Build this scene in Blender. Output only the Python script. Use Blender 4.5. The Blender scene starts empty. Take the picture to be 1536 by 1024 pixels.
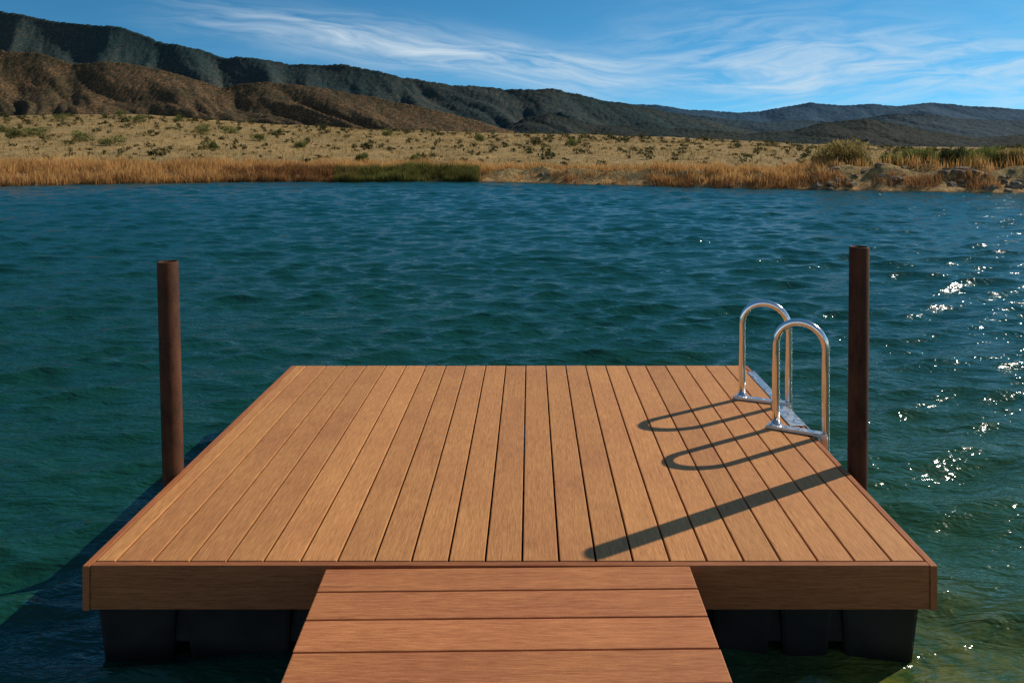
import bpy, bmesh, math, random
import numpy as np
from mathutils import Vector, Matrix
random.seed(7)
R = np.random.default_rng(11)
scene = bpy.context.scene
ZW = -0.37      # water level (deck top is z=0)
EYE = 1.6

# ------------------------------------------------------------ numpy noise
_p = np.random.default_rng(3).permutation(256)
_p = np.concatenate([_p, _p, _p])
_ang = np.random.default_rng(4).uniform(0, 2*np.pi, 256)
_gx, _gy = np.cos(_ang), np.sin(_ang)
def perlin(x, y):
    x = np.asarray(x, float); y = np.asarray(y, float)
    xi = np.floor(x).astype(int); yi = np.floor(y).astype(int)
    xf = x-xi; yf = y-yi
    xi &= 255; yi &= 255
    def g(ix, iy, fx, fy):
        h = _p[(_p[ix & 255] + iy) & 255]
        return _gx[h]*fx + _gy[h]*fy
    u = xf*xf*xf*(xf*(xf*6-15)+10); v = yf*yf*yf*(yf*(yf*6-15)+10)
    a = g(xi, yi, xf, yf); b = g(xi+1, yi, xf-1, yf)
    c = g(xi, yi+1, xf, yf-1); d = g(xi+1, yi+1, xf-1, yf-1)
    return (a*(1-u)+b*u)*(1-v) + (c*(1-u)+d*u)*v
def fbm(x, y, o=4, gain=.5):
    s = 0; a = 1; f = 1
    for i in range(o):
        s = s + a*perlin(x*f+17.3*i, y*f+9.1*i); a *= gain; f *= 2.03
    return s
def sstep(x, a, b):
    t = np.clip((x-a)/(b-a), 0, 1); return t*t*(3-2*t)

# ------------------------------------------------------------ mesh helpers
def link(o, parent=None):
    scene.collection.objects.link(o)
    if parent: o.parent = parent
    return o
def mesh_np(name, V, F, mat, parent=None, smooth=True, rnd=None, rndname='rnd'):
    V = np.asarray(V, np.float32); F = np.asarray(F, np.int32)
    me = bpy.data.meshes.new(name)
    me.vertices.add(len(V)); me.vertices.foreach_set('co', V.ravel())
    n = F.shape[1]
    me.loops.add(F.size); me.loops.foreach_set('vertex_index', F.ravel())
    me.polygons.add(len(F))
    me.polygons.foreach_set('loop_start', np.arange(0, F.size, n, dtype=np.int32))
    me.polygons.foreach_set('loop_total', np.full(len(F), n, np.int32))
    me.polygons.foreach_set('use_smooth', np.full(len(F), smooth, bool))
    me.update(calc_edges=True); me.validate()
    if rnd is not None:
        at = me.attributes.new(rndname, 'FLOAT', 'POINT')
        at.data.foreach_set('value', np.asarray(rnd, np.float32))
    me.materials.append(mat)
    return link(bpy.data.objects.new(name, me), parent)
def grid_faces(nr, nc):
    i = np.arange((nr-1)*(nc-1)); r = i//(nc-1); c = i % (nc-1)
    a = r*nc+c
    return np.stack([a, a+1, a+nc+1, a+nc], 1)
def empty(name):
    e = bpy.data.objects.new(name, None); e.empty_display_size = .2
    return link(e)

class Boxes:
    """collects chamfered boxes into one mesh with a per-box random value"""
    def __init__(s): s.V = []; s.F = []; s.R = []; s.n = 0
    def add(s, x0, x1, y0, y1, z0, z1, bev=.003, M=None, taper=0, rnd=None):
        bm = bmesh.new(); bmesh.ops.create_cube(bm, size=1)
        for v in bm.verts:
            v.co = Vector(((x0+x1)/2+v.co.x*(x1-x0), (y0+y1)/2+v.co.y*(y1-y0), (z0+z1)/2+v.co.z*(z1-z0)))
            if taper and v.co.z < (z0+z1)/2:
                v.co.x += taper if v.co.x < (x0+x1)/2 else -taper
                v.co.y += taper if v.co.y < (y0+y1)/2 else -taper
        if bev: bmesh.ops.bevel(bm, geom=bm.edges[:], offset=bev, segments=2, affect='EDGES', profile=.6)
        if M is not None: bm.transform(M)
        bm.verts.index_update()
        r = random.random() if rnd is None else rnd
        for v in bm.verts: s.V.append(v.co[:]); s.R.append(r)
        for f in bm.faces: s.F.append([v.index+s.n for v in f.verts])
        s.n += len(bm.verts); bm.free()
    def make(s, name, mat, parent=None):
        me = bpy.data.meshes.new(name); me.from_pydata(s.V, [], s.F)
        at = me.attributes.new('rnd', 'FLOAT', 'POINT'); at.data.foreach_set('value', s.R)
        me.materials.append(mat)
        return link(bpy.data.objects.new(name, me), parent)

def tube(path, r, n=20, cap=True):
    P = [Vector(p) for p in path]; V = []; F = []
    up = Vector((0, 1, 0.001))
    for i, p in enumerate(P):
        t = (P[min(i+1, len(P)-1)]-P[max(i-1, 0)]).normalized()
        a = t.cross(up)
        if a.length < 1e-3: a = t.cross(Vector((1, 0, 0)))
        a.normalize(); b = a.cross(t).normalized()
        for k in range(n):
            w = 2*math.pi*k/n
            V.append((p+a*math.cos(w)*r+b*math.sin(w)*r)[:])
    for i in range(len(P)-1):
        for k in range(n):
            F.append([i*n+k, i*n+(k+1) % n, (i+1)*n+(k+1) % n, (i+1)*n+k])
    if cap:
        F.append(list(range(n))[::-1]); F.append([(len(P)-1)*n+k for k in range(n)])
    return V, F
def join_parts(name, parts, mat, parent=None, smooth=True):
    V = []; F = []
    for v, f in parts:
        o = len(V); V += v; F += [[i+o for i in q] for q in f]
    me = bpy.data.meshes.new(name); me.from_pydata(V, [], F)
    for p in me.polygons: p.use_smooth = smooth and len(p.vertices) < 5
    me.materials.append(mat); me.update()
    return link(bpy.data.objects.new(name, me), parent)

# ------------------------------------------------------------ node helpers
class NT:
    def __init__(s, tree): s.t = tree; s.n = tree.nodes; s.l = tree.links
    def node(s, typ, **kw):
        nd = s.n.new(typ)
        for k, v in kw.items():
            if k == 'ins':
                for kk, vv in v.items():
                    if hasattr(vv, 'links') or isinstance(vv, bpy.types.NodeSocket): s.l.new(vv, nd.inputs[kk])
                    else: nd.inputs[kk].default_value = vv
            else: setattr(nd, k, v)
        return nd
    def m(s, op, a, b=0., c=0., clamp=False):
        nd = s.n.new('ShaderNodeMath'); nd.operation = op; nd.use_clamp = clamp
        for i, v in enumerate((a, b, c)):
            if isinstance(v, bpy.types.NodeSocket): s.l.new(v, nd.inputs[i])
            else: nd.inputs[i].default_value = v
        return nd.outputs[0]
    def mix(s, f, a, b, mode='MIX'):
        nd = s.n.new('ShaderNodeMix'); nd.data_type = 'RGBA'; nd.blend_type = mode
        for i, v in ((0, f), (6, a), (7, b)):
            if isinstance(v, bpy.types.NodeSocket): s.l.new(v, nd.inputs[i])
            else: nd.inputs[i].default_value = v if i == 0 else (*v[:3], 1)
        return nd.outputs[2]
    def noise(s, vec, scale, detail=4, rough=.5, dist=0., col=False):
        nd = s.node('ShaderNodeTexNoise', ins={'Scale': scale, 'Detail': detail, 'Roughness': rough, 'Distortion': dist})
        s.l.new(vec, nd.inputs['Vector']); return nd.outputs['Color' if col else 'Fac']
    def map(s, vec, scale=(1, 1, 1), loc=(0, 0, 0), rot=(0, 0, 0)):
        nd = s.node('ShaderNodeMapping', ins={'Scale': scale, 'Location': loc, 'Rotation': rot})
        s.l.new(vec, nd.inputs['Vector']); return nd.outputs[0]
    def rng(s, v, a, b, c=0., d=1., smooth=False):
        nd = s.node('ShaderNodeMapRange', ins={'Value': v, 'From Min': a, 'From Max': b, 'To Min': c, 'To Max': d})
        if smooth: nd.interpolation_type = 'SMOOTHSTEP'
        return nd.outputs[0]
    def attr(s, name): return s.node('ShaderNodeAttribute', attribute_name=name).outputs['Fac']
def newmat(name, rough=.6, spec=.5, metallic=0):
    m = bpy.data.materials.new(name); m.use_nodes = True
    b = m.node_tree.nodes['Principled BSDF']
    b.inputs['Roughness'].default_value = rough
    b.inputs['Specular IOR Level'].default_value = spec
    b.inputs['Metallic'].default_value = metallic
    T = NT(m.node_tree)
    co = T.node('ShaderNodeTexCoord').outputs['Object']
    return m, T, b, co
def setin(T, b, name, v):
    if isinstance(v, bpy.types.NodeSocket): T.l.new(v, b.inputs[name])
    else: b.inputs[name].default_value = v
def bump(T, b, h, strength, dist):
    nd = T.node('ShaderNodeBump', ins={'Height': h, 'Strength': strength, 'Distance': dist})
    T.l.new(nd.outputs[0], b.inputs['Normal'])

# ------------------------------------------------------------ materials
def wood(name, c1, c2, along='Y', rough=.62, board=.20):
    m, T, b, co = newmat(name, rough, .22)
    r = T.attr('rnd')
    off = T.node('ShaderNodeCombineXYZ', ins={0: T.m('MULTIPLY', r, 37.), 1: T.m('MULTIPLY', r, 91.), 2: 0.}).outputs[0]
    va = T.node('ShaderNodeVectorMath', operation='ADD'); T.l.new(co, va.inputs[0]); T.l.new(off, va.inputs[1])
    v = va.outputs[0]
    s1 = (260, 14, 260) if along == 'Y' else (14, 260, 260)
    s2 = (80, 3.0, 80) if along == 'Y' else (3.0, 80, 80)
    g1 = T.noise(T.map(v, s1), 1., 3, .65)
    g2 = T.noise(T.map(v, s2), 1., 3, .6)
    pat = T.noise(v, 2.2, 4, .6)
    speck = T.noise(v, 330, 1, .6)
    f = T.m('ADD', T.m('MULTIPLY', T.rng(g1, .32, .68), .70), T.m('MULTIPLY', T.rng(g2, .3, .7), .30))
    col = T.mix(f, c1, c2)
    val = T.m('ADD', T.m('ADD', .90, T.m('MULTIPLY', r, board)), T.m('MULTIPLY', T.m('SUBTRACT', pat, .5), .45))
    val = T.m('ADD', val, T.m('MULTIPLY', T.m('SUBTRACT', speck, .5), .6))
    vc = T.node('ShaderNodeCombineColor', ins={0: val, 1: T.m('ADD', T.m('MULTIPLY', T.m('SUBTRACT', pat, .5), .22), val), 2: val}).outputs[0]
    setin(T, b, 'Base Color', T.mix(1., col, vc, 'MULTIPLY'))
    h = T.m('ADD', T.m('MULTIPLY', g1, .7), T.m('MULTIPLY', speck, .3))
    bump(T, b, h, .6, .0016)
    return m
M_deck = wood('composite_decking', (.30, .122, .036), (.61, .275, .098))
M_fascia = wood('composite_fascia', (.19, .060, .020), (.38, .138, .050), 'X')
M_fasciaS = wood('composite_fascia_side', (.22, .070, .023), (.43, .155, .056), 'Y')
M_gang = wood('gangway_boards', (.27, .085, .028), (.56, .218, .082), 'X')
M_frame = wood('frame_timber', (.05, .03, .02), (.09, .05, .03), 'Y')

def plastic():
    m, T, b, co = newmat('black_float_plastic', .5, .3)
    n = T.noise(co, 9, 4, .6)
    zz = T.node('ShaderNodeSeparateXYZ', ins={0: co}).outputs[2]
    wet = T.rng(zz, ZW-.01, ZW+.06, 1., 0.)
    c = T.mix(n, (.008, .008, .009), (.026, .025, .025))
    setin(T, b, 'Base Color', T.mix(T.m('MULTIPLY', wet, .8), c, (.010, .011, .006)))
    setin(T, b, 'Roughness', T.rng(n, .3, .7, .42, .65))
    bump(T, b, T.noise(co, 60, 2), .2, .002)
    return m
M_float = plastic()
def rust():
    m, T, b, co = newmat('rusty_steel', .8, .18, .0)
    n = T.noise(T.map(co, (1, 1, .35)), 14, 5, .65)
    n2 = T.noise(co, 110, 3, .6)
    c = T.mix(T.rng(n, .35, .7), (.032, .011, .005), (.100, .035, .014))
    c = T.mix(T.rng(n2, .55, .7, 0, .5), c, (.16, .065, .028))
    setin(T, b, 'Base Color', c); setin(T, b, 'Roughness', T.rng(n2, .3, .7, .6, .9))
    bump(T, b, T.m('ADD', n2, n), .5, .002)
    return m
M_rust = rust()
def steel():
    m, T, b, co = newmat('polished_stainless', .12, .5, 1.)
    n = T.noise(co, 25, 3, .6)
    setin(T, b, 'Base Color', T.mix(n, (.74, .73, .72), (.88, .86, .83)))
    setin(T, b, 'Roughness', T.rng(n, .3, .7, .08, .2))
    return m
M_steel = steel()
def alu():
    m, T, b, co = newmat('aluminium_plate', .35, .5, 1.)
    n = T.noise(co, 30, 3, .6)
    setin(T, b, 'Base Color', T.mix(n, (.5, .5, .5), (.74, .72, .7)))
    setin(T, b, 'Roughness', T.rng(n, .3, .7, .28, .5))
    return m
M_alu = alu()

def watermat():
    m, T, b, co = newmat('lake_water', .13, .5)
    b.inputs['IOR'].default_value = 1.33
    s = T.node('ShaderNodeSeparateXYZ', ins={0: co}); X, Y = s.outputs[0], s.outputs[1]
    d = T.rng(Y, 3., 24., 0, 1, True)
    n = T.noise(co, .35, 3, .55)
    c = T.mix(d, (.005, .042, .024), (.004, .066, .078))
    c = T.mix(T.m('MULTIPLY', T.rng(n, .35, .7), .3), c, (.004, .036, .034))
    # silty shallows with weed beside the dock
    dx = T.m('SUBTRACT', X, 1.6); dy = T.m('SUBTRACT', Y, 2.45)
    q = T.m('SQRT', T.m('ADD', T.m('MULTIPLY', dx, dx), T.m('MULTIPLY', T.m('MULTIPLY', dy, dy), .8)))
    sh = T.m('MULTIPLY', T.rng(q, .1, 1.1, 1, 0, True), T.rng(T.noise(co, 4.5, 4, .7, 1.2), .36, .66, 0.1, 1))
    c = T.mix(T.m('MULTIPLY', sh, .85), c, (.26, .20, .014))
    sh2 = T.m('MULTIPLY', T.rng(Y, 1.8, 8.0, 1, 0, True), T.rng(X, -.5, 3, 0, 1))
    c = T.mix(T.m('MULTIPLY', sh2, .75), c, (.034, .078, .014))
    setin(T, b, 'Base Color', c)
    v1 = T.map(co, (4.5, 11, 5), rot=(0, 0, .15)); v2 = T.map(co, (13, 24, 10), rot=(0, 0, -.2))
    h = T.m('ADD', T.noise(v1, 1., 3, .6, .4), T.m('MULTIPLY', T.noise(v2, 1., 2, .6, .4), .26))
    bump(T, b, h, 1., .033)
    return m
M_water = watermat()

def groundmat():
    m, T, b, co = newmat('dry_field', .95, .1)
    s = T.node('ShaderNodeSeparateXYZ', ins={0: co})
    n1 = T.noise(co, .09, 4, .6); n2 = T.noise(co, .7, 5, .7); n3 = T.noise(co, 4, 4, .75)
    c = T.mix(T.rng(n1, .35, .65), (.42, .27, .105), (.31, .22, .09))
    c = T.mix(T.rng(n2, .45, .68, 0, .7), c, (.19, .13, .052))
    c = T.mix(T.rng(n3, .48, .70, 0, .8), c, (.078, .056, .023))
    c = T.mix(T.rng(n3, .28, .42, .5, 0), c, (.50, .34, .145))
    sand = T.rng(s.outputs[2], ZW+.05, ZW+.50, 1, 0)
    sn = T.noise(co, 2.2, 5, .7)
    sc = T.mix(T.rng(sn, .38, .62), (.17, .090, .035), (.56, .34, .14))
    c = T.mix(T.m('MULTIPLY', sand, .85), c, sc)
    wet = T.rng(s.outputs[2], ZW, ZW+.06, 1, 0)
    c = T.mix(wet, c, (.06, .04, .02))
    setin(T, b, 'Base Color', c)
    bump(T, b, T.m('ADD', n2, T.m('MULTIPLY', n3, .6)), .8, .35)
    return m
M_ground = groundmat()

def mountmat(name, dark, light, sc, amt, bs=.5, scrub=(.02, .03, .02), sf=.8):
    """chaparral: soil, brush patches and single dark bushes; distant haze is tinted into the colours"""
    m, T, b, co = newmat(name, .95, .05)
    v = T.map(co, (1, .6, 1.4))
    n1 = T.noise(v, sc*.12, 4, .6); n2 = T.noise(v, sc*.8, 4, .65); n3 = T.noise(v, sc*4.5, 3, .7)
    f = T.m('ADD', T.m('MULTIPLY', T.rng(n1, .38, .62), .5), T.m('MULTIPLY', T.rng(n2, .38, .62), .5))
    c = T.mix(T.m('MULTIPLY', f, amt), dark, light)
    bush = T.m('MAXIMUM', T.rng(n3, .42, .54, 0, sf), T.rng(n2, .50, .60, 0, sf*.85))
    c = T.mix(bush, c, scrub)
    setin(T, b, 'Base Color', c)
    bump(T, b, T.m('ADD', T.m('MULTIPLY', n2, .4), T.m('MULTIPLY', n3, 1.)), bs, .20/sc)
    return m

def vegmat(name, dark, light, tl=.4):
    m, T, b, co = newmat(name, .8, .15)
    r = T.attr('rnd')
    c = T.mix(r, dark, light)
    n = T.noise(co, .4, 2)
    c = T.mix(T.rng(n, .42, .65, 0, .4), c, tuple(x*.8 for x in dark))
    setin(T, b, 'Base Color', c)
    tr = T.node('ShaderNodeBsdfTranslucent', ins={'Color': c})
    mx = T.node('ShaderNodeMixShader', ins={0: tl})
    T.l.new(b.outputs[0], mx.inputs[1]); T.l.new(tr.outputs[0], mx.inputs[2])
    T.l.new(mx.outputs[0], T.n['Material Output'].inputs[0])
    return m
M_reed = vegmat('dry_reed', (.34, .16, .048), (.86, .53, .20))
M_redreed = vegmat('russet_reed', (.18, .075, .028), (.50, .26, .095))
M_greenreed = vegmat('green_reed', (.06, .062, .015), (.28, .26, .065))
M_tuft = vegmat('field_grass', (.17, .11, .04), (.62, .43, .18))
M_shrub = vegmat('sage_shrub', (.020, .022, .007), (.13, .125, .04))
M_willow = vegmat('willow_leaf', (.09, .065, .02), (.44, .33, .11))
M_bush = vegmat('green_shrub', (.035, .048, .010), (.21, .24, .06))
M_darkbush = vegmat('dark_shrub', (.015, .025, .010), (.06, .08, .025))
def rockmat():
    m, T, b, co = newmat('shore_rock', .9, .2)
    n = T.noise(co, 5, 5, .7)
    setin(T, b, 'Base Color', T.mix(T.rng(n, .35, .65), (.06, .045, .032), (.30, .23, .15)))
    bump(T, b, n, .8, .05)
    return m
M_rock = rockmat()

# ------------------------------------------------------------ terrain
def ub(px): return (px-795)/1150.
sh_u = [-3, -1.2, -.69, -.39, -.08, -.03, .06, .18, .27, .38, .64, 1.2, 3]
sh_y = [22, 29, 31, 33.8, 34.3, 33.4, 31.9, 30.6, 29.4, 28.7, 27, 24, 18]
YC = 110.
cr_px = [-600, 0, 100, 200, 320, 430, 560, 700, 850, 1000, 1100, 1200, 1300, 1450, 2200]
cr_py = [160, 175, 172, 171, 180, 188, 193, 199, 202, 207, 211, 216, 219, 222, 224]
def shoreY(u): return np.interp(u, sh_u, sh_y) + .35*perlin(u*22, 3.3) + .18*perlin(u*75, 8.8)
def ground_h(u, Y):
    ys = shoreY(u); d = Y-ys; X = u*Y
    zc = EYE + (206-np.interp(u, [ub(p) for p in cr_px], cr_py))*YC/1150.
    zb = ZW + .40
    s = np.clip(d/(YC-ys), 0, None)
    up = np.where(s <= 1, (zc-zb)*s**1.02, (zc-zb))
    z = zb + up - .40*(1-sstep(d, -.1, 1.6))
    z = z + np.minimum(d, 0)*.35
    z = z + sstep(d, 1, 20)*(.35*fbm(X/16., Y/16., 4)) * np.clip(1.2-s*.4, 0, 1)
    z = z + sstep(d, .3, 2)*.10*fbm(X/1.7, Y/1.7, 3)
    rb = sstep(u, .30, .42)*np.exp(-((d-2.5)/2.2)**2)
    z = z + rb*(.34+.25*perlin(X/1.3, Y/1.3))
    rb2 = sstep(u, -.06, .0)*np.exp(-((d-1.5)/1.3)**2)
    z = z + rb2*(.10+.22*perlin(X/1.1+5, Y/.8))
    past = np.clip(Y-YC, 0, None)
    z = np.where(past > 0, np.maximum(z-.002*past**2-.06*past, -14+.0*z), z)
    return z
uu = np.unique(np.concatenate([np.linspace(-3, -.85, 50), np.linspace(-.85, .85, 620), np.linspace(.85, 3, 50)]))
dd = np.concatenate([np.arange(-4, -.4, .5), np.arange(-.4, 3, .1), 3+np.cumsum(np.linspace(.15, 1.2, 120))])
dd = np.concatenate([dd, dd[-1]+np.cumsum(np.geomspace(1.4, 400, 45))])
U, D = np.meshgrid(uu, dd)
Yg = shoreY(U)+D
Vg = np.stack([U*Yg, Yg, ground_h(U, Yg)], -1).reshape(-1, 3)
mesh_np('ground', Vg, grid_faces(len(dd), len(uu)), M_ground)

# mountains: height fields standing beyond the valley
def mountain(name, Yf, Yc, pts, mat, L, depth, skew, seed, nu=1100, nt=200, rough=1.0, p=1.0):
    pu = [ub(a) for a, _ in pts]; pe = [(206-b)/1150. for _, b in pts]
    u = np.linspace(-1.25, 1.1, nu); t = np.concatenate([np.linspace(0, 1, nt), 1+np.linspace(.02, .5, 14)])
    UU, TT = np.meshgrid(u, t)
    Y = Yf+TT*(Yc-Yf); X = UU*Y
    e = np.interp(UU, pu, pe)
    H = EYE + e*Yc + 16
    down = 1-TT
    xs = X - skew*down*(Yc-Yf) + L*.6*perlin(X/(L*1.3)+seed, down*2.2+seed)
    def soft(v):     # rounded ridges, V-shaped gullies
        a_ = np.clip(np.sqrt(v*v+.004)*1.9-.1, 0, 1); return a_**.85
    r1 = soft(perlin(xs/L+seed, down*.9+seed))
    r2 = soft(perlin(xs/L*2.1+seed*3, down*1.8+seed+X*.3/L))
    r3 = soft(perlin(xs/L*4.5+seed*5, down*4+X*.8/L))
    r = (r1 + .48*r2 + .14*r3)/1.45
    r = np.clip(r, 0, 1.1)
    w = np.sin(np.pi*np.clip(TT, 0, 1)**.9)**.75
    prof = np.where(TT <= 1, np.clip(TT, 0, 1)**p, 1-(TT-1)*.9)
    z = -16 + H*prof*(1-depth*(1-r)*w)
    # crest unevenness and brush / tree tops
    z += rough*(Yc/1150.)*(2.0*fbm(X/(Yc*.03)+seed, Y/(Yc*.03)+2, 3)*sstep(TT, .2, .9) + 2.0*fbm(X/(Yc*.0035), Y/(Yc*.008)+seed, 2))
    V = np.stack([X, Y, z], -1).reshape(-1, 3)
    return mesh_np(name, V, grid_faces(len(t), nu), mat)
MA = mountmat('far_mountain', (.022, .070, .115), (.052, .100, .140), .02, .9, .3, (.016, .050, .085), .6)  # blue in all these colours stands in for aerial haze, painted into the albedo
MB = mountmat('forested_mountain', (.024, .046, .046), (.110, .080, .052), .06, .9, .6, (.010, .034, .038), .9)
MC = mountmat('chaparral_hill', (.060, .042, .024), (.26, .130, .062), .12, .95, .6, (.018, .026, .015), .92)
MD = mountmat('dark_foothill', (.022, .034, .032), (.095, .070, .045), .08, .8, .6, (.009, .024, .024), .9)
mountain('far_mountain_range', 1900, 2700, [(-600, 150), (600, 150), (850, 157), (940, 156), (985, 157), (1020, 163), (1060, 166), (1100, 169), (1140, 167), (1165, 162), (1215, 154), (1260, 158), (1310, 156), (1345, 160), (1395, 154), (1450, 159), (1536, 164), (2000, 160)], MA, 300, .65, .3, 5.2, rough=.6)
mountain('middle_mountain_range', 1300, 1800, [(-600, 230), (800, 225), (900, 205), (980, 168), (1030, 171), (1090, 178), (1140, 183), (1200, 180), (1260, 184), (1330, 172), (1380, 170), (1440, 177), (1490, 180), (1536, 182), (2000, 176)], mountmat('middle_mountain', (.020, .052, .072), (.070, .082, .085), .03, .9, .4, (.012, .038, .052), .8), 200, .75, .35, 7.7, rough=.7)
mountain('forested_mountain_range', 900, 1500, [(-600, -20), (0, 16), (40, 24), (90, 34), (130, 37), (175, 40), (205, 48), (235, 62), (270, 68), (300, 74), (335, 88), (360, 84), (400, 90), (440, 97), (520, 97), (560, 106), (620, 119), (680, 127), (720, 129), (760, 135), (830, 134), (865, 140), (900, 150), (960, 159), (1020, 172), (1080, 186), (1150, 201), (1250, 220), (1600, 240)], MB, 165, .8, .5, 1.7)
mountain('chaparral_hills', 380, 800, [(-600, 40), (0, 76), (60, 80), (110, 96), (160, 92), (205, 97), (260, 109), (330, 131), (400, 122), (470, 130), (560, 146), (640, 162), (720, 182), (780, 200), (900, 225), (1600, 235)], MC, 85, .8, .75, 9.4, p=.95)
mountain('dark_foothills', 700, 1050, [(-600, 230), (600, 215), (730, 203), (790, 177), (820, 171), (850, 176), (900, 187), (960, 190), (1050, 194), (1120, 201), (1190, 196), (1240, 183), (1300, 177), (1350, 188), (1400, 197), (1460, 206), (1500, 205), (1536, 201), (2000, 190)], MD, 90, .75, .4, 13.1)

# ------------------------------------------------------------ water with real waves
def axis(segs):
    out = [segs[0][0]]
    for a, b, s0, s1 in segs:
        x = a
        while x < b-1e-6:
            x = x + s0+(s1-s0)*(x-a)/(b-a); out.append(min(x, b))
    return np.unique(np.round(out, 4))
ya = axis([(-300, -10, 30, 2), (-10, 1, 1.5, .06), (1, 7, .028, .03), (7, 36, .03, .10), (36, 60, .5, 4)])
xa = axis([(-200, -26, 25, 1), (-26, -4, .13, .045), (-4, 4, .04, .04), (4, 24, .045, .13), (24, 200, 1, 25)])
XX, YY = np.meshgrid(xa, ya)
DX = np.gradient(xa)[None, :]+0*XX; DY = np.gradient(ya)[:, None]+0*XX
Zs = np.zeros_like(XX); OX = np.zeros_like(XX); OY = np.zeros_like(XX)
NWV = 84
gust = 1+.6*fbm(XX/6., YY/9., 2)
gust2 = 1.0+.9*fbm(XX/1.7+40, YY/1.5, 2)
for i in range(NWV):
    lam = .13*(.95/.13)**((i+.5)/NWV)
    th = R.normal(-math.pi/2+.15, .36)
    dx, dy = math.cos(th), math.sin(th)
    k = 2*math.pi/lam; slope = .042 if lam < .5 else .031
    A = slope/k
    sp = np.abs(dx)*DX+np.abs(dy)*DY
    w = np.clip(lam/(sp*2.2)-1, 0, 1)*np.clip(gust2 if lam < .6 else gust, .3, 1.5)
    ph = k*(dx*XX+dy*YY)+R.uniform(0, 6.28)
    Zs += A*w*np.cos(ph); OX -= dx*A*w*np.sin(ph)*.85; OY -= dy*A*w*np.sin(ph)*.85
Vw = np.stack([XX+OX, YY+OY, ZW+Zs], -1).reshape(-1, 3)
mesh_np('lake_water', Vw, grid_faces(len(ya), len(xa)), M_water)

# ------------------------------------------------------------ vegetation
def blades(P, H, W, lean, rnd):
    n = len(P); a = R.uniform(0, 2*np.pi, n); la = R.uniform(0, 2*np.pi, n); ln = np.abs(R.normal(0, lean, n))*H
    d = np.stack([np.cos(a), np.sin(a), 0*a], 1)*(W[:, None]/2)
    L = np.stack([np.cos(la)*ln, np.sin(la)*ln, 0*la], 1)
    up = np.stack([0*H, 0*H, H], 1)
    v0 = P-d; v1 = P+d; v2 = P+d*.75+up*.55+L*.35; v3 = P-d*.75+up*.55+L*.35; v4 = P+up+L
    V = np.stack([v0, v1, v2, v3, v4], 1).reshape(-1, 3)
    b = np.arange(n)*5
    F = np.concatenate([np.stack([b, b+1, b+2], 1), np.stack([b, b+2, b+3], 1), np.stack([b+3, b+2, b+4], 1)])
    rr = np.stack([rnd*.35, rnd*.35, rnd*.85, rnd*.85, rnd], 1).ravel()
    return V, F, rr
def scatter_blades(n, u0, u1, d0, d1, h0, h1, w, lean, clump=1.2, thr=-.25):
    u = R.uniform(u0, u1, n); d = R.uniform(d0, d1, n)
    Y = shoreY(u)+d; X = u*Y
    c = perlin(X/clump, Y/clump)+.5*perlin(X/clump*3.1, Y/clump*3.1)
    keep = c > thr+R.normal(0, .12, n)
    u, d, X, Y, c = u[keep], d[keep], X[keep], Y[keep], c[keep]
    z = ground_h(u, Y)-.03
    z = np.maximum(z, ZW-.1)
    H = R.uniform(h0, h1, len(u))*(1+.6*np.clip(c, -.5, .8))*(1+.45*perlin(X/2.3, Y/3+7))
    return blades(np.stack([X, Y, z], 1), H, R.uniform(.6, 1.3, len(u))*w, lean, R.uniform(0, 1, len(u))**.9)
def combine(name, lst, mat):
    V = []; F = []; r = []; o = 0
    for v, f, q in lst: V.append(v); F.append(f+o); r.append(q); o += len(v)
    mesh_np(name, np.concatenate(V), np.concatenate(F), mat, smooth=False, rnd=np.concatenate(r))
combine('dry_reeds', [
    scatter_blades(38000, -1.2, -.36, -.25, 3.4, .24, .55, .024, .32, thr=-.3, clump=.8),
    scatter_blades(11000, -.36, -.05, .9, 5.0, .20, .40, .024, .35, thr=-.25),
    scatter_blades(8000, -.07, .17, 1.4, 5.0, .12, .32, .024, .35, thr=0),
    scatter_blades(1800, -.07, .2, -.05, 1.4, .1, .25, .02, .3, thr=.2),
    scatter_blades(15000, .16, .40, .3, 5.0, .16, .40, .024, .35, thr=-.1, clump=.8),
    scatter_blades(18000, .38, 1.2, 1.5, 6.5, .22, .55, .024, .35, thr=-.1),
], M_reed)
combine('russet_reeds', [
    scatter_blades(9000, -.40, -.225, -.2, 1.4, .25, .48, .024, .3, thr=-.35),
    scatter_blades(9000, -1.2, -.36, -.25, .6, .2, .40, .022, .3, thr=-.1),
    scatter_blades(7000, .0, .62, -.05, .9, .12, .34, .02, .35, thr=.05),
], M_redreed)
combine('green_reeds', [
    scatter_blades(16000, -.255, -.068, -.35, 1.2, .28, .52, .024, .22, thr=-.4),
    scatter_blades(9000, .42, 1.0, 2.0, 5.5, .35, .75, .022, .25, thr=.0),
], M_greenreed)
# field tufts
def field_pts(n, dmin, dmax, umax=1.1):
    u = R.uniform(-umax, umax, n*3); Y = np.sqrt(R.uniform((27+dmin)**2, (34+dmax)**2, n*3))
    d = Y-shoreY(u); k = (d > dmin) & (d < dmax); return u[k][:n], Y[k][:n]
u, Y = field_pts(28000, 1.5, 74)
X = u*Y; c = fbm(X/4, Y/4, 3); k = c > R.normal(-.05, .25, len(c)); u, Y, X = u[k], Y[k], X[k]
rep = 5
Xr = np.repeat(X, rep)+R.normal(0, .12, len(X)*rep); Yr = np.repeat(Y, rep)+R.normal(0, .12, len(X)*rep)
P = np.stack([Xr, Yr, ground_h(Xr/Yr, Yr)-.02], 1)
combine('field_grass', [blades(P, R.uniform(.10, .28, len(P)), R.uniform(.02, .05, len(P)), .5, R.uniform(0, 1, len(P)))], M_tuft)

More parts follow.
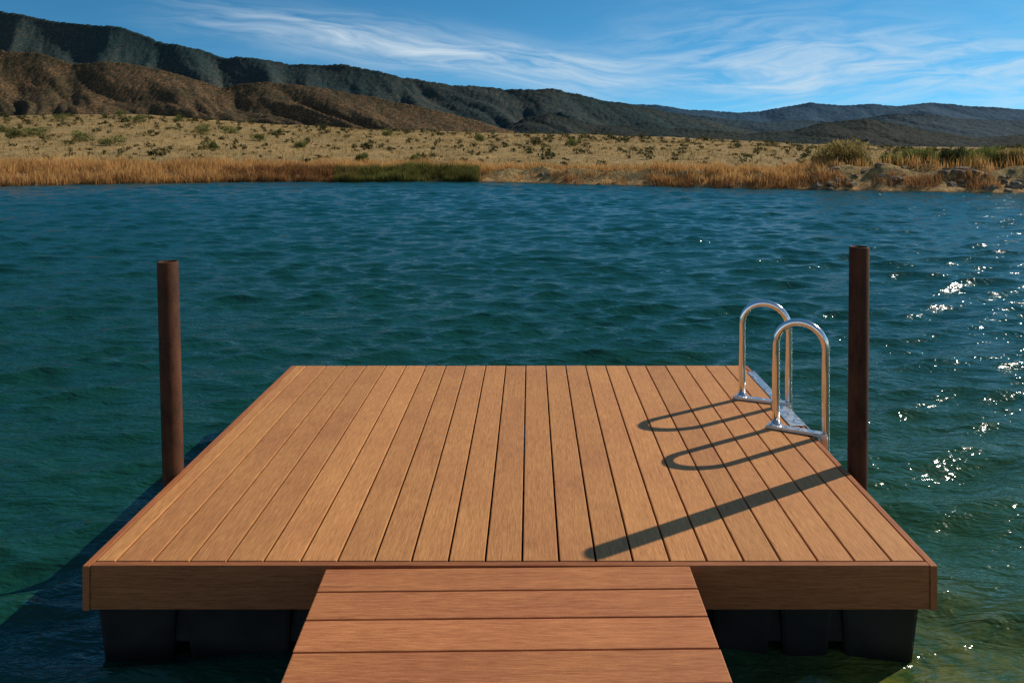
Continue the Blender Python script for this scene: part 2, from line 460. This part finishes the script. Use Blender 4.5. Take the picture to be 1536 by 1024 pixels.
def leafcloud(cx, cy, cz, w, h, n, leaf, lump=5, upright=0.):
    """crown made of leaf-sized faces gathered round several lumps"""
    lc = np.stack([R.uniform(-.32, .32, lump)*w, R.uniform(-.32, .32, lump)*w, R.uniform(.2, .62, lump)*h], 1)
    lr = R.uniform(.20, .38, lump)
    i = R.integers(0, lump, n)
    v = R.normal(0, 1, (n, 3)); v /= np.linalg.norm(v, axis=1)[:, None]
    rad = R.uniform(.35, 1.05, n)**.6
    p = lc[i]+v*(rad*lr[i])[:, None]*np.array([w, w, h*1.15])
    p[:, 2] = np.clip(p[:, 2], 0.0, None)
    a = R.normal(0, 1, (n, 3)); b = R.normal(0, 1, (n, 3))
    if upright: a[:, 2] += upright*np.abs(R.normal(1.5, .5, n))
    a *= leaf*R.uniform(.6, 1.3, n)[:, None]/np.linalg.norm(a, axis=1)[:, None]*(1+upright)
    b *= leaf*.5/np.linalg.norm(b, axis=1)[:, None]
    c = p+np.array([cx, cy, cz])
    V = np.stack([c-b, c+b, c+a], 1).reshape(-1, 3)
    F = np.arange(n*3).reshape(-1, 3)
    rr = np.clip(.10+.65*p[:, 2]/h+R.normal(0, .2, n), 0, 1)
    return V, F, np.repeat(rr, 3)
def G(u, Y): return float(ground_h(np.array([u]), np.array([Y]))[0])
# small scattered sage shrubs
L = []
u, Y = field_pts(3600, 4, 76, .95)
X = u*Y; c = fbm(X/9+4, Y/9, 3); k = c > R.normal(.05, .35, len(c)); u, Y, X = u[k], Y[k], X[k]
gz = ground_h(u, Y)
for i in range(len(u)):
    w = (.18+.42*R.random()**1.8)*(.75+Y[i]/120)*(1 if R.random() < .92 else 1.7); h = w*R.uniform(.5, .8)
    L.append(leafcloud(X[i], Y[i], gz[i]-.02, w, h, 50, .09*w/.5+.02, 3))
combine('sage_shrubs', L, M_shrub)
def shrub(name, u, Y, w, h, mat, n=1500, leaf=.065, lump=7, upright=0.):
    v, f, q = leafcloud(0, 0, 0, w, h, n, leaf, lump, upright)
    o = mesh_np(name, v, f, mat, smooth=False, rnd=q)
    o.location = (u*Y, Y, G(u, Y)-.05)
for px, Y, w, h in [(22, 58, 1.2, .8), (52, 58, 2.0, 1.0), (118, 54, 1.6, 1.0), (167, 51, 2.0, .9), (302, 66, 1.4, 1.3), (318, 50, .9, .85), (8, 66, 1.7, .9), (205, 80, 1.3, 1.1), (345, 72, 1.8, .9), (268, 92, 1.6, 1.2), (420, 74, 1.1, .9), (540, 41, .8, .6), (628, 41, .8, .6), (180, 100, 1.8, 1.3), (90, 88, 1.8, 1.1), (580, 80, 1.2, .9), (385, 64, 1.2, .7), (450, 56, 1.0, .6), (720, 78, 1.3, .9), (860, 70, 1.2, .8)]:
    shrub('green_shrub', ub(px), Y, w, h, M_bush)
shrub('willow_shrub', ub(1268), 31.6, 1.8, 1.15, M_willow, 3500, .06, 9, 1.5)
shrub('willow_shrub', ub(1236), 32.5, .9, .65, M_willow, 1500, .06, 6, 1.5)
shrub('green_shrub', ub(1372), 31.5, 1.7, .85, M_bush, 3000, .06, 8, 1.5)
shrub('green_shrub', ub(1335), 31.0, .9, .55, M_bush, 1300, .06, 6, 1.5)
shrub('dark_shrub', ub(1426), 31.0, 1.2, 1.05, M_darkbush, 2400, .06, 7, .6)
shrub('willow_shrub', ub(1480), 30.6, 1.9, .95, M_bush, 3000, .06, 9, 1.5)
shrub('willow_shrub', ub(1530), 30.0, 1.5, .9, M_willow, 2500, .06, 8, 1.5)

# rocks
RV = []; RF = []; o = 0
bm = bmesh.new(); bmesh.ops.create_icosphere(bm, subdivisions=3, radius=1)
bv = np.array([v.co[:] for v in bm.verts]); bf = np.array([[v.index for v in f.verts] for f in bm.faces]); bm.free()
for i in range(125):
    if i < 75: u = .36+.30*R.random()**.9; d = R.uniform(-.15, 1.5); s = R.uniform(.05, .22)
    elif i < 100: u = R.uniform(.0, .36); d = R.uniform(-.1, .9); s = R.uniform(.05, .13)
    else: u = R.uniform(.66, 1.1); d = R.uniform(-.1, 1.6); s = R.uniform(.1, .3)
    y = float(shoreY(np.array([u]))[0])+d
    v = bv.copy(); sd = R.uniform(0, 90)
    for q in range(7):
        nrm = R.normal(0, 1, 3); nrm /= np.linalg.norm(nrm); c = R.uniform(.45, .8)
        t = v@nrm; v -= np.clip(t-c, 0, None)[:, None]*nrm
    v *= (1+.12*perlin(v[:, 0]*3+sd, v[:, 1]*3+v[:, 2]*2))[:, None]
    v *= s*np.array([R.uniform(.9, 1.7), R.uniform(.7, 1.2), R.uniform(.5, .85)])
    a = R.uniform(0, 6.28); ca, sa = math.cos(a), math.sin(a)
    v = v@np.array([[ca, sa, 0], [-sa, ca, 0], [0, 0, 1]])
    v += np.array([u*y, y, G(u, y)+s*.02])
    RV.append(v); RF.append(bf+o); o += len(v)
mesh_np('shore_rocks', np.concatenate(RV), np.concatenate(RF), M_rock, smooth=False)

# ------------------------------------------------------------ floating dock
XL, XR, YN, YF = -1.675, 1.525, 2.872, 5.38
dock = empty('floating_dock')
B = Boxes()
edges = [XL+.030]+[-1.5675+.1398*k for k in range(22)]+[XR-.030]
for a, b in zip(edges[:-1], edges[1:]):
    B.add(a+.0040, b-.0040, YN+.030, YF+random.uniform(-.002, .002), -.026, random.uniform(-.0008, 0), .0035)
B.make('deck_boards', M_deck, dock)
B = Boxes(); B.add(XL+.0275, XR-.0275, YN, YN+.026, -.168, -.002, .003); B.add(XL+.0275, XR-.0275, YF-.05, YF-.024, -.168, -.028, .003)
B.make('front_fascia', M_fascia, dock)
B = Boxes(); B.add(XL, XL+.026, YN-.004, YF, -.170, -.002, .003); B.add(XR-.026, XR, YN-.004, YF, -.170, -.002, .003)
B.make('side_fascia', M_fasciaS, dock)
B = Boxes()
for k in range(9):
    x = XL+.08+k*(XR-XL-.2)/8; B.add(x, x+.04, YN+.03, YF-.06, -.165, -.027, .002)
for y in (3.1, 3.9, 4.7, 5.2): B.add(XL+.03, XR-.03, y, y+.04, -.163, -.029, .001)
B.make('joists', M_frame, dock)
B = Boxes()
fx = [(-1.645, -1.345), (-1.315, -.905), (-.87, -.5), (-.46, -.05), (-.01, .40), (.44, .655), (.69, .925), (.95, 1.155), (1.185, 1.482)]
for i, (a, b) in enumerate(fx):
    for j, (y0, y1) in enumerate([(2.91, 3.50), (3.56, 4.14), (4.20, 4.78), (4.84, 5.34)]):
        B.add(a, b, y0, y1, -.62, -.172, .018, taper=.035)
    if i < 8: B.add(b-.02, fx[i+1][0]+.02, 2.935, 3.2, -.33, -.176, .006)
B.make('floats', M_float, dock)

# ------------------------------------------------------------ gangway
gang = empty('gangway')
B = Boxes()
g0 = Vector((0, 2.862, -.004)); sl = math.atan(.0557)
def GM(s):   # along gangway towards the camera by s metres
    return Matrix.Translation(g0) @ Matrix.Rotation(math.radians(.9), 4, 'Z') @ Matrix.Rotation(sl, 4, 'X') @ Matrix.Translation((0, -s, 0))
s = 0
for k in range(27):
    w = [.134, .146, .150][k] if k < 3 else .146
    j = random.uniform(-.002, .002)
    B.add(-.757+j, .600+j, -w+.0070, 0, -.026, 0, .004, M=GM(s)); s += w
B.make('gangway_boards', M_gang, gang)
B = Boxes()
for x in (-.72, -.1, .52): B.add(x, x+.045, -s, -.02, -.17, -.028, .003, M=GM(0))
B.make('stringers', M_frame, gang)

# ------------------------------------------------------------ posts
def post(name, x, y, ztop, r, lx):
    n = 40; V = []; F = []
    rings = [(r, -1.6), (r, ztop-.004), (r-.003, ztop), (r-.008, ztop), (r-.009, ztop-.012)]
    for rr, z in rings:
        for k in range(n): V.append((rr*math.cos(2*math.pi*k/n), rr*math.sin(2*math.pi*k/n), z))
    for i in range(len(rings)-1):
        for k in range(n): F.append([i*n+k, i*n+(k+1) % n, (i+1)*n+(k+1) % n, (i+1)*n+k])
    F.append([(len(rings)-1)*n+k for k in range(n)])
    o = join_parts(name, [(V, F)], M_rust)
    o.location = (x, y, 0); o.rotation_euler = (0, lx, 0)
post('mooring_post', -1.722, 3.70, 1.002, .048, -.027)
post('mooring_post', 1.598, 3.74, 1.067, .0465, .008)

# ------------------------------------------------------------ ladder
lad = empty('dock_ladder')
parts = []; rt = .0205
hs = [((1.357, 4.23), (1.585, 4.11)), ((1.300, 4.70), (1.552, 4.60))]
B = Boxes(); bolts = []
for (x0, y0), (x1, y1) in hs:
    A = Vector((x0, y0, 0)); C = Vector((x1, y1, 0)); wdt = (C-A).length; rr = wdt/2; zt = .60-rr-rt*.3
    ex = (C-A)/wdt; mid = (A+C)/2; ez = Vector((0, 0, 1))
    path = [A+ez*(zt*q/4) for q in range(4)]
    for k in range(25):
        a = math.pi-math.pi*k/24
        path.append(mid+ex*rr*math.cos(a)+ez*(zt+rr*math.sin(a)))
    path += [C+ez*(zt*q/4) for q in (3, 2, 1, 0)]+[C-ez*.5, C-ez*1.15]
    parts.append(tube(path, rt, 24))
    parts.append(tube([A+ez*.006, A+ez*.028], .028, 24))
    M = Matrix.Translation(A) @ Matrix.Rotation(math.atan2(ex.y, ex.x), 4, 'Z')
    B.add(-.048, wdt+.012, -.036, .036, .0015, .0085, .0025, M=M)
    B.add(-.048, wdt+.012, -.036, -.030, .0085, .018, .0015, M=M)
    B.add(XR-x0+.03, wdt+.014, -.034, .034, -.12, .0008, .002, M=M)
    for dx, dy in ((-.034, .0), (.05, .02), (.05, -.02), (.12, 0)):
        p = M @ Vector((dx, dy, .0075)); bolts.append(tube([p, p+ez*.006], .0065, 6))
join_parts('handrails', parts, M_steel, lad)
parts = []
for z in (-.30, -.58, -.86, -1.1):
    parts.append(tube([(1.585, 4.11, z), (1.552, 4.60, z)], .018, 16))
join_parts('rungs', parts, M_steel, lad)
B.add(1.440, XR-.004, 4.245, 4.585, .001, .0065, .002)
B.add(XR+.0015, XR+.008, 4.05, 5.25, -.10, .0035, .0015)
B.add(1.478, XR-.001, 4.70, 5.22, .0008, .0048, .0015)
B.make('mounting_plates', M_alu, lad)
for y in (4.32, 4.42, 4.52, 4.85, 5.1): bolts.append(tube([(1.490, y, .004), (1.490, y, .011)], .007, 6))
join_parts('bolts', bolts, M_steel, lad, smooth=False)

# ------------------------------------------------------------ light and sky
Ld = Vector((.79, .46, .62)).normalized()
elev = math.asin(Ld.z); azi = math.atan2(Ld.x, Ld.y)
sun = bpy.data.lights.new('sun', 'SUN'); sun.energy = 5.0; sun.angle = math.radians(.5); sun.color = (1, .90, .75)
so = link(bpy.data.objects.new('sun', sun)); so.rotation_euler = (-Ld).to_track_quat('-Z', 'Y').to_euler()
world = bpy.data.worlds.new("World"); scene.world = world; world.use_nodes = True
T = NT(world.node_tree)
bg = T.n['Background']
S = .115; bg.inputs['Strength'].default_value = S
gen = T.node('ShaderNodeTexCoord').outputs['Generated']
sp = T.node('ShaderNodeSeparateXYZ', ins={0: gen})
x, y, z = sp.outputs
zc = T.m('MAXIMUM', z, 0.)
frontw = T.rng(y, -.15, .35, 0, 1, True)
lift = T.m('ADD', T.m('MULTIPLY', zc, T.rng(frontw, 0, 1, 1., 2.6)), T.m('MULTIPLY', frontw, .14))
vec = T.node('ShaderNodeCombineXYZ', ins={0: x, 1: y, 2: lift}).outputs[0]
nv = T.node('ShaderNodeVectorMath', operation='NORMALIZE'); T.l.new(vec, nv.inputs[0])
sky = T.node('ShaderNodeTexSky', sky_type='NISHITA', sun_disc=False, sun_elevation=elev, sun_rotation=azi, air_density=1.0, dust_density=.3, ozone_density=1.2)
T.l.new(nv.outputs[0], sky.inputs['Vector'])
c = T.mix(frontw, sky.outputs[0], T.mix(1., sky.outputs[0], (.32, .95, 1.14), 'MULTIPLY'))
yy = T.m('MAXIMUM', y, .08)
a = T.m('DIVIDE', x, yy); e = T.m('DIVIDE', z, yy)
wv = T.node('ShaderNodeCombineXYZ', ins={0: a, 1: T.m('MULTIPLY', e, 3.), 2: 0.}).outputs[0]
warp = T.m('MULTIPLY', T.m('SUBTRACT', T.noise(wv, 3.5, 3, .6), .5), .05)
# streak descending to the right
v1 = T.m('ADD', T.m('SUBTRACT', e, T.m('SUBTRACT', .0945, T.m('MULTIPLY', a, .137))), warp)
st1 = T.node('ShaderNodeCombineXYZ', ins={0: T.m('MULTIPLY', a, 4.), 1: T.m('MULTIPLY', v1, 36.), 2: 1.}).outputs[0]
n1 = T.noise(st1, 1.6, 6, .62, .6)
g1 = T.m('EXPONENT', T.m('MULTIPLY', T.m('POWER', T.m('DIVIDE', T.m('ABSOLUTE', v1), .026), 2.), -1.))
g1 = T.m('MULTIPLY', g1, T.m('MULTIPLY', T.rng(a, -.58, -.2, 0, 1, True), T.rng(a, .06, .26, 1, 0, True)))
m1 = T.m('MULTIPLY', g1, T.rng(n1, .34, .66, .05, 1))
# wide veil on the right
v2 = T.m('ADD', T.m('SUBTRACT', e, T.m('SUBTRACT', .100, T.m('MULTIPLY', a, .03))), warp)
st2 = T.node('ShaderNodeCombineXYZ', ins={0: T.m('MULTIPLY', a, 5.), 1: T.m('ADD', T.m('MULTIPLY', v2, 32.), T.m('MULTIPLY', a, -4.)), 2: 5.}).outputs[0]
n2 = T.noise(st2, 1.5, 7, .62, .8)
g2 = T.m('EXPONENT', T.m('MULTIPLY', T.m('POWER', T.m('DIVIDE', T.m('ABSOLUTE', v2), .060), 2.), -1.))
g2 = T.m('MULTIPLY', g2, T.rng(a, .02, .30, 0, 1, True))
m2 = T.m('MULTIPLY', g2, T.rng(n2, .37, .72, .03, 1))
hz = T.m('MULTIPLY', T.m('MULTIPLY', T.m('EXPONENT', T.m('MULTIPLY', zc, -22.)), .32), frontw)
front = T.rng(y, .1, .35, 0, 1)
msk = T.m('MULTIPLY', T.m('ADD', T.m('MULTIPLY', m1, .85), T.m('MULTIPLY', m2, .8)), front, clamp=True)
c = T.mix(hz, c, (.33/S, .60/S, .76/S))
c = T.mix(msk, c, (.66/S, .77/S, .85/S))
T.l.new(c, bg.inputs['Color'])

# ------------------------------------------------------------ camera
cam = bpy.data.cameras.new('camera'); co = link(bpy.data.objects.new('camera', cam))
cam.sensor_width = 36; cam.lens = 36*1150/1536.
cam.shift_x = -27/1536.; cam.shift_y = -306/1536.
cam.clip_start = .05; cam.clip_end = 20000
co.location = (0, 0, EYE); co.rotation_euler = (math.pi/2, 0, 0)
scene.camera = co
scene.view_settings.view_transform = 'Standard'; scene.view_settings.look = 'None'; scene.view_settings.exposure = 0
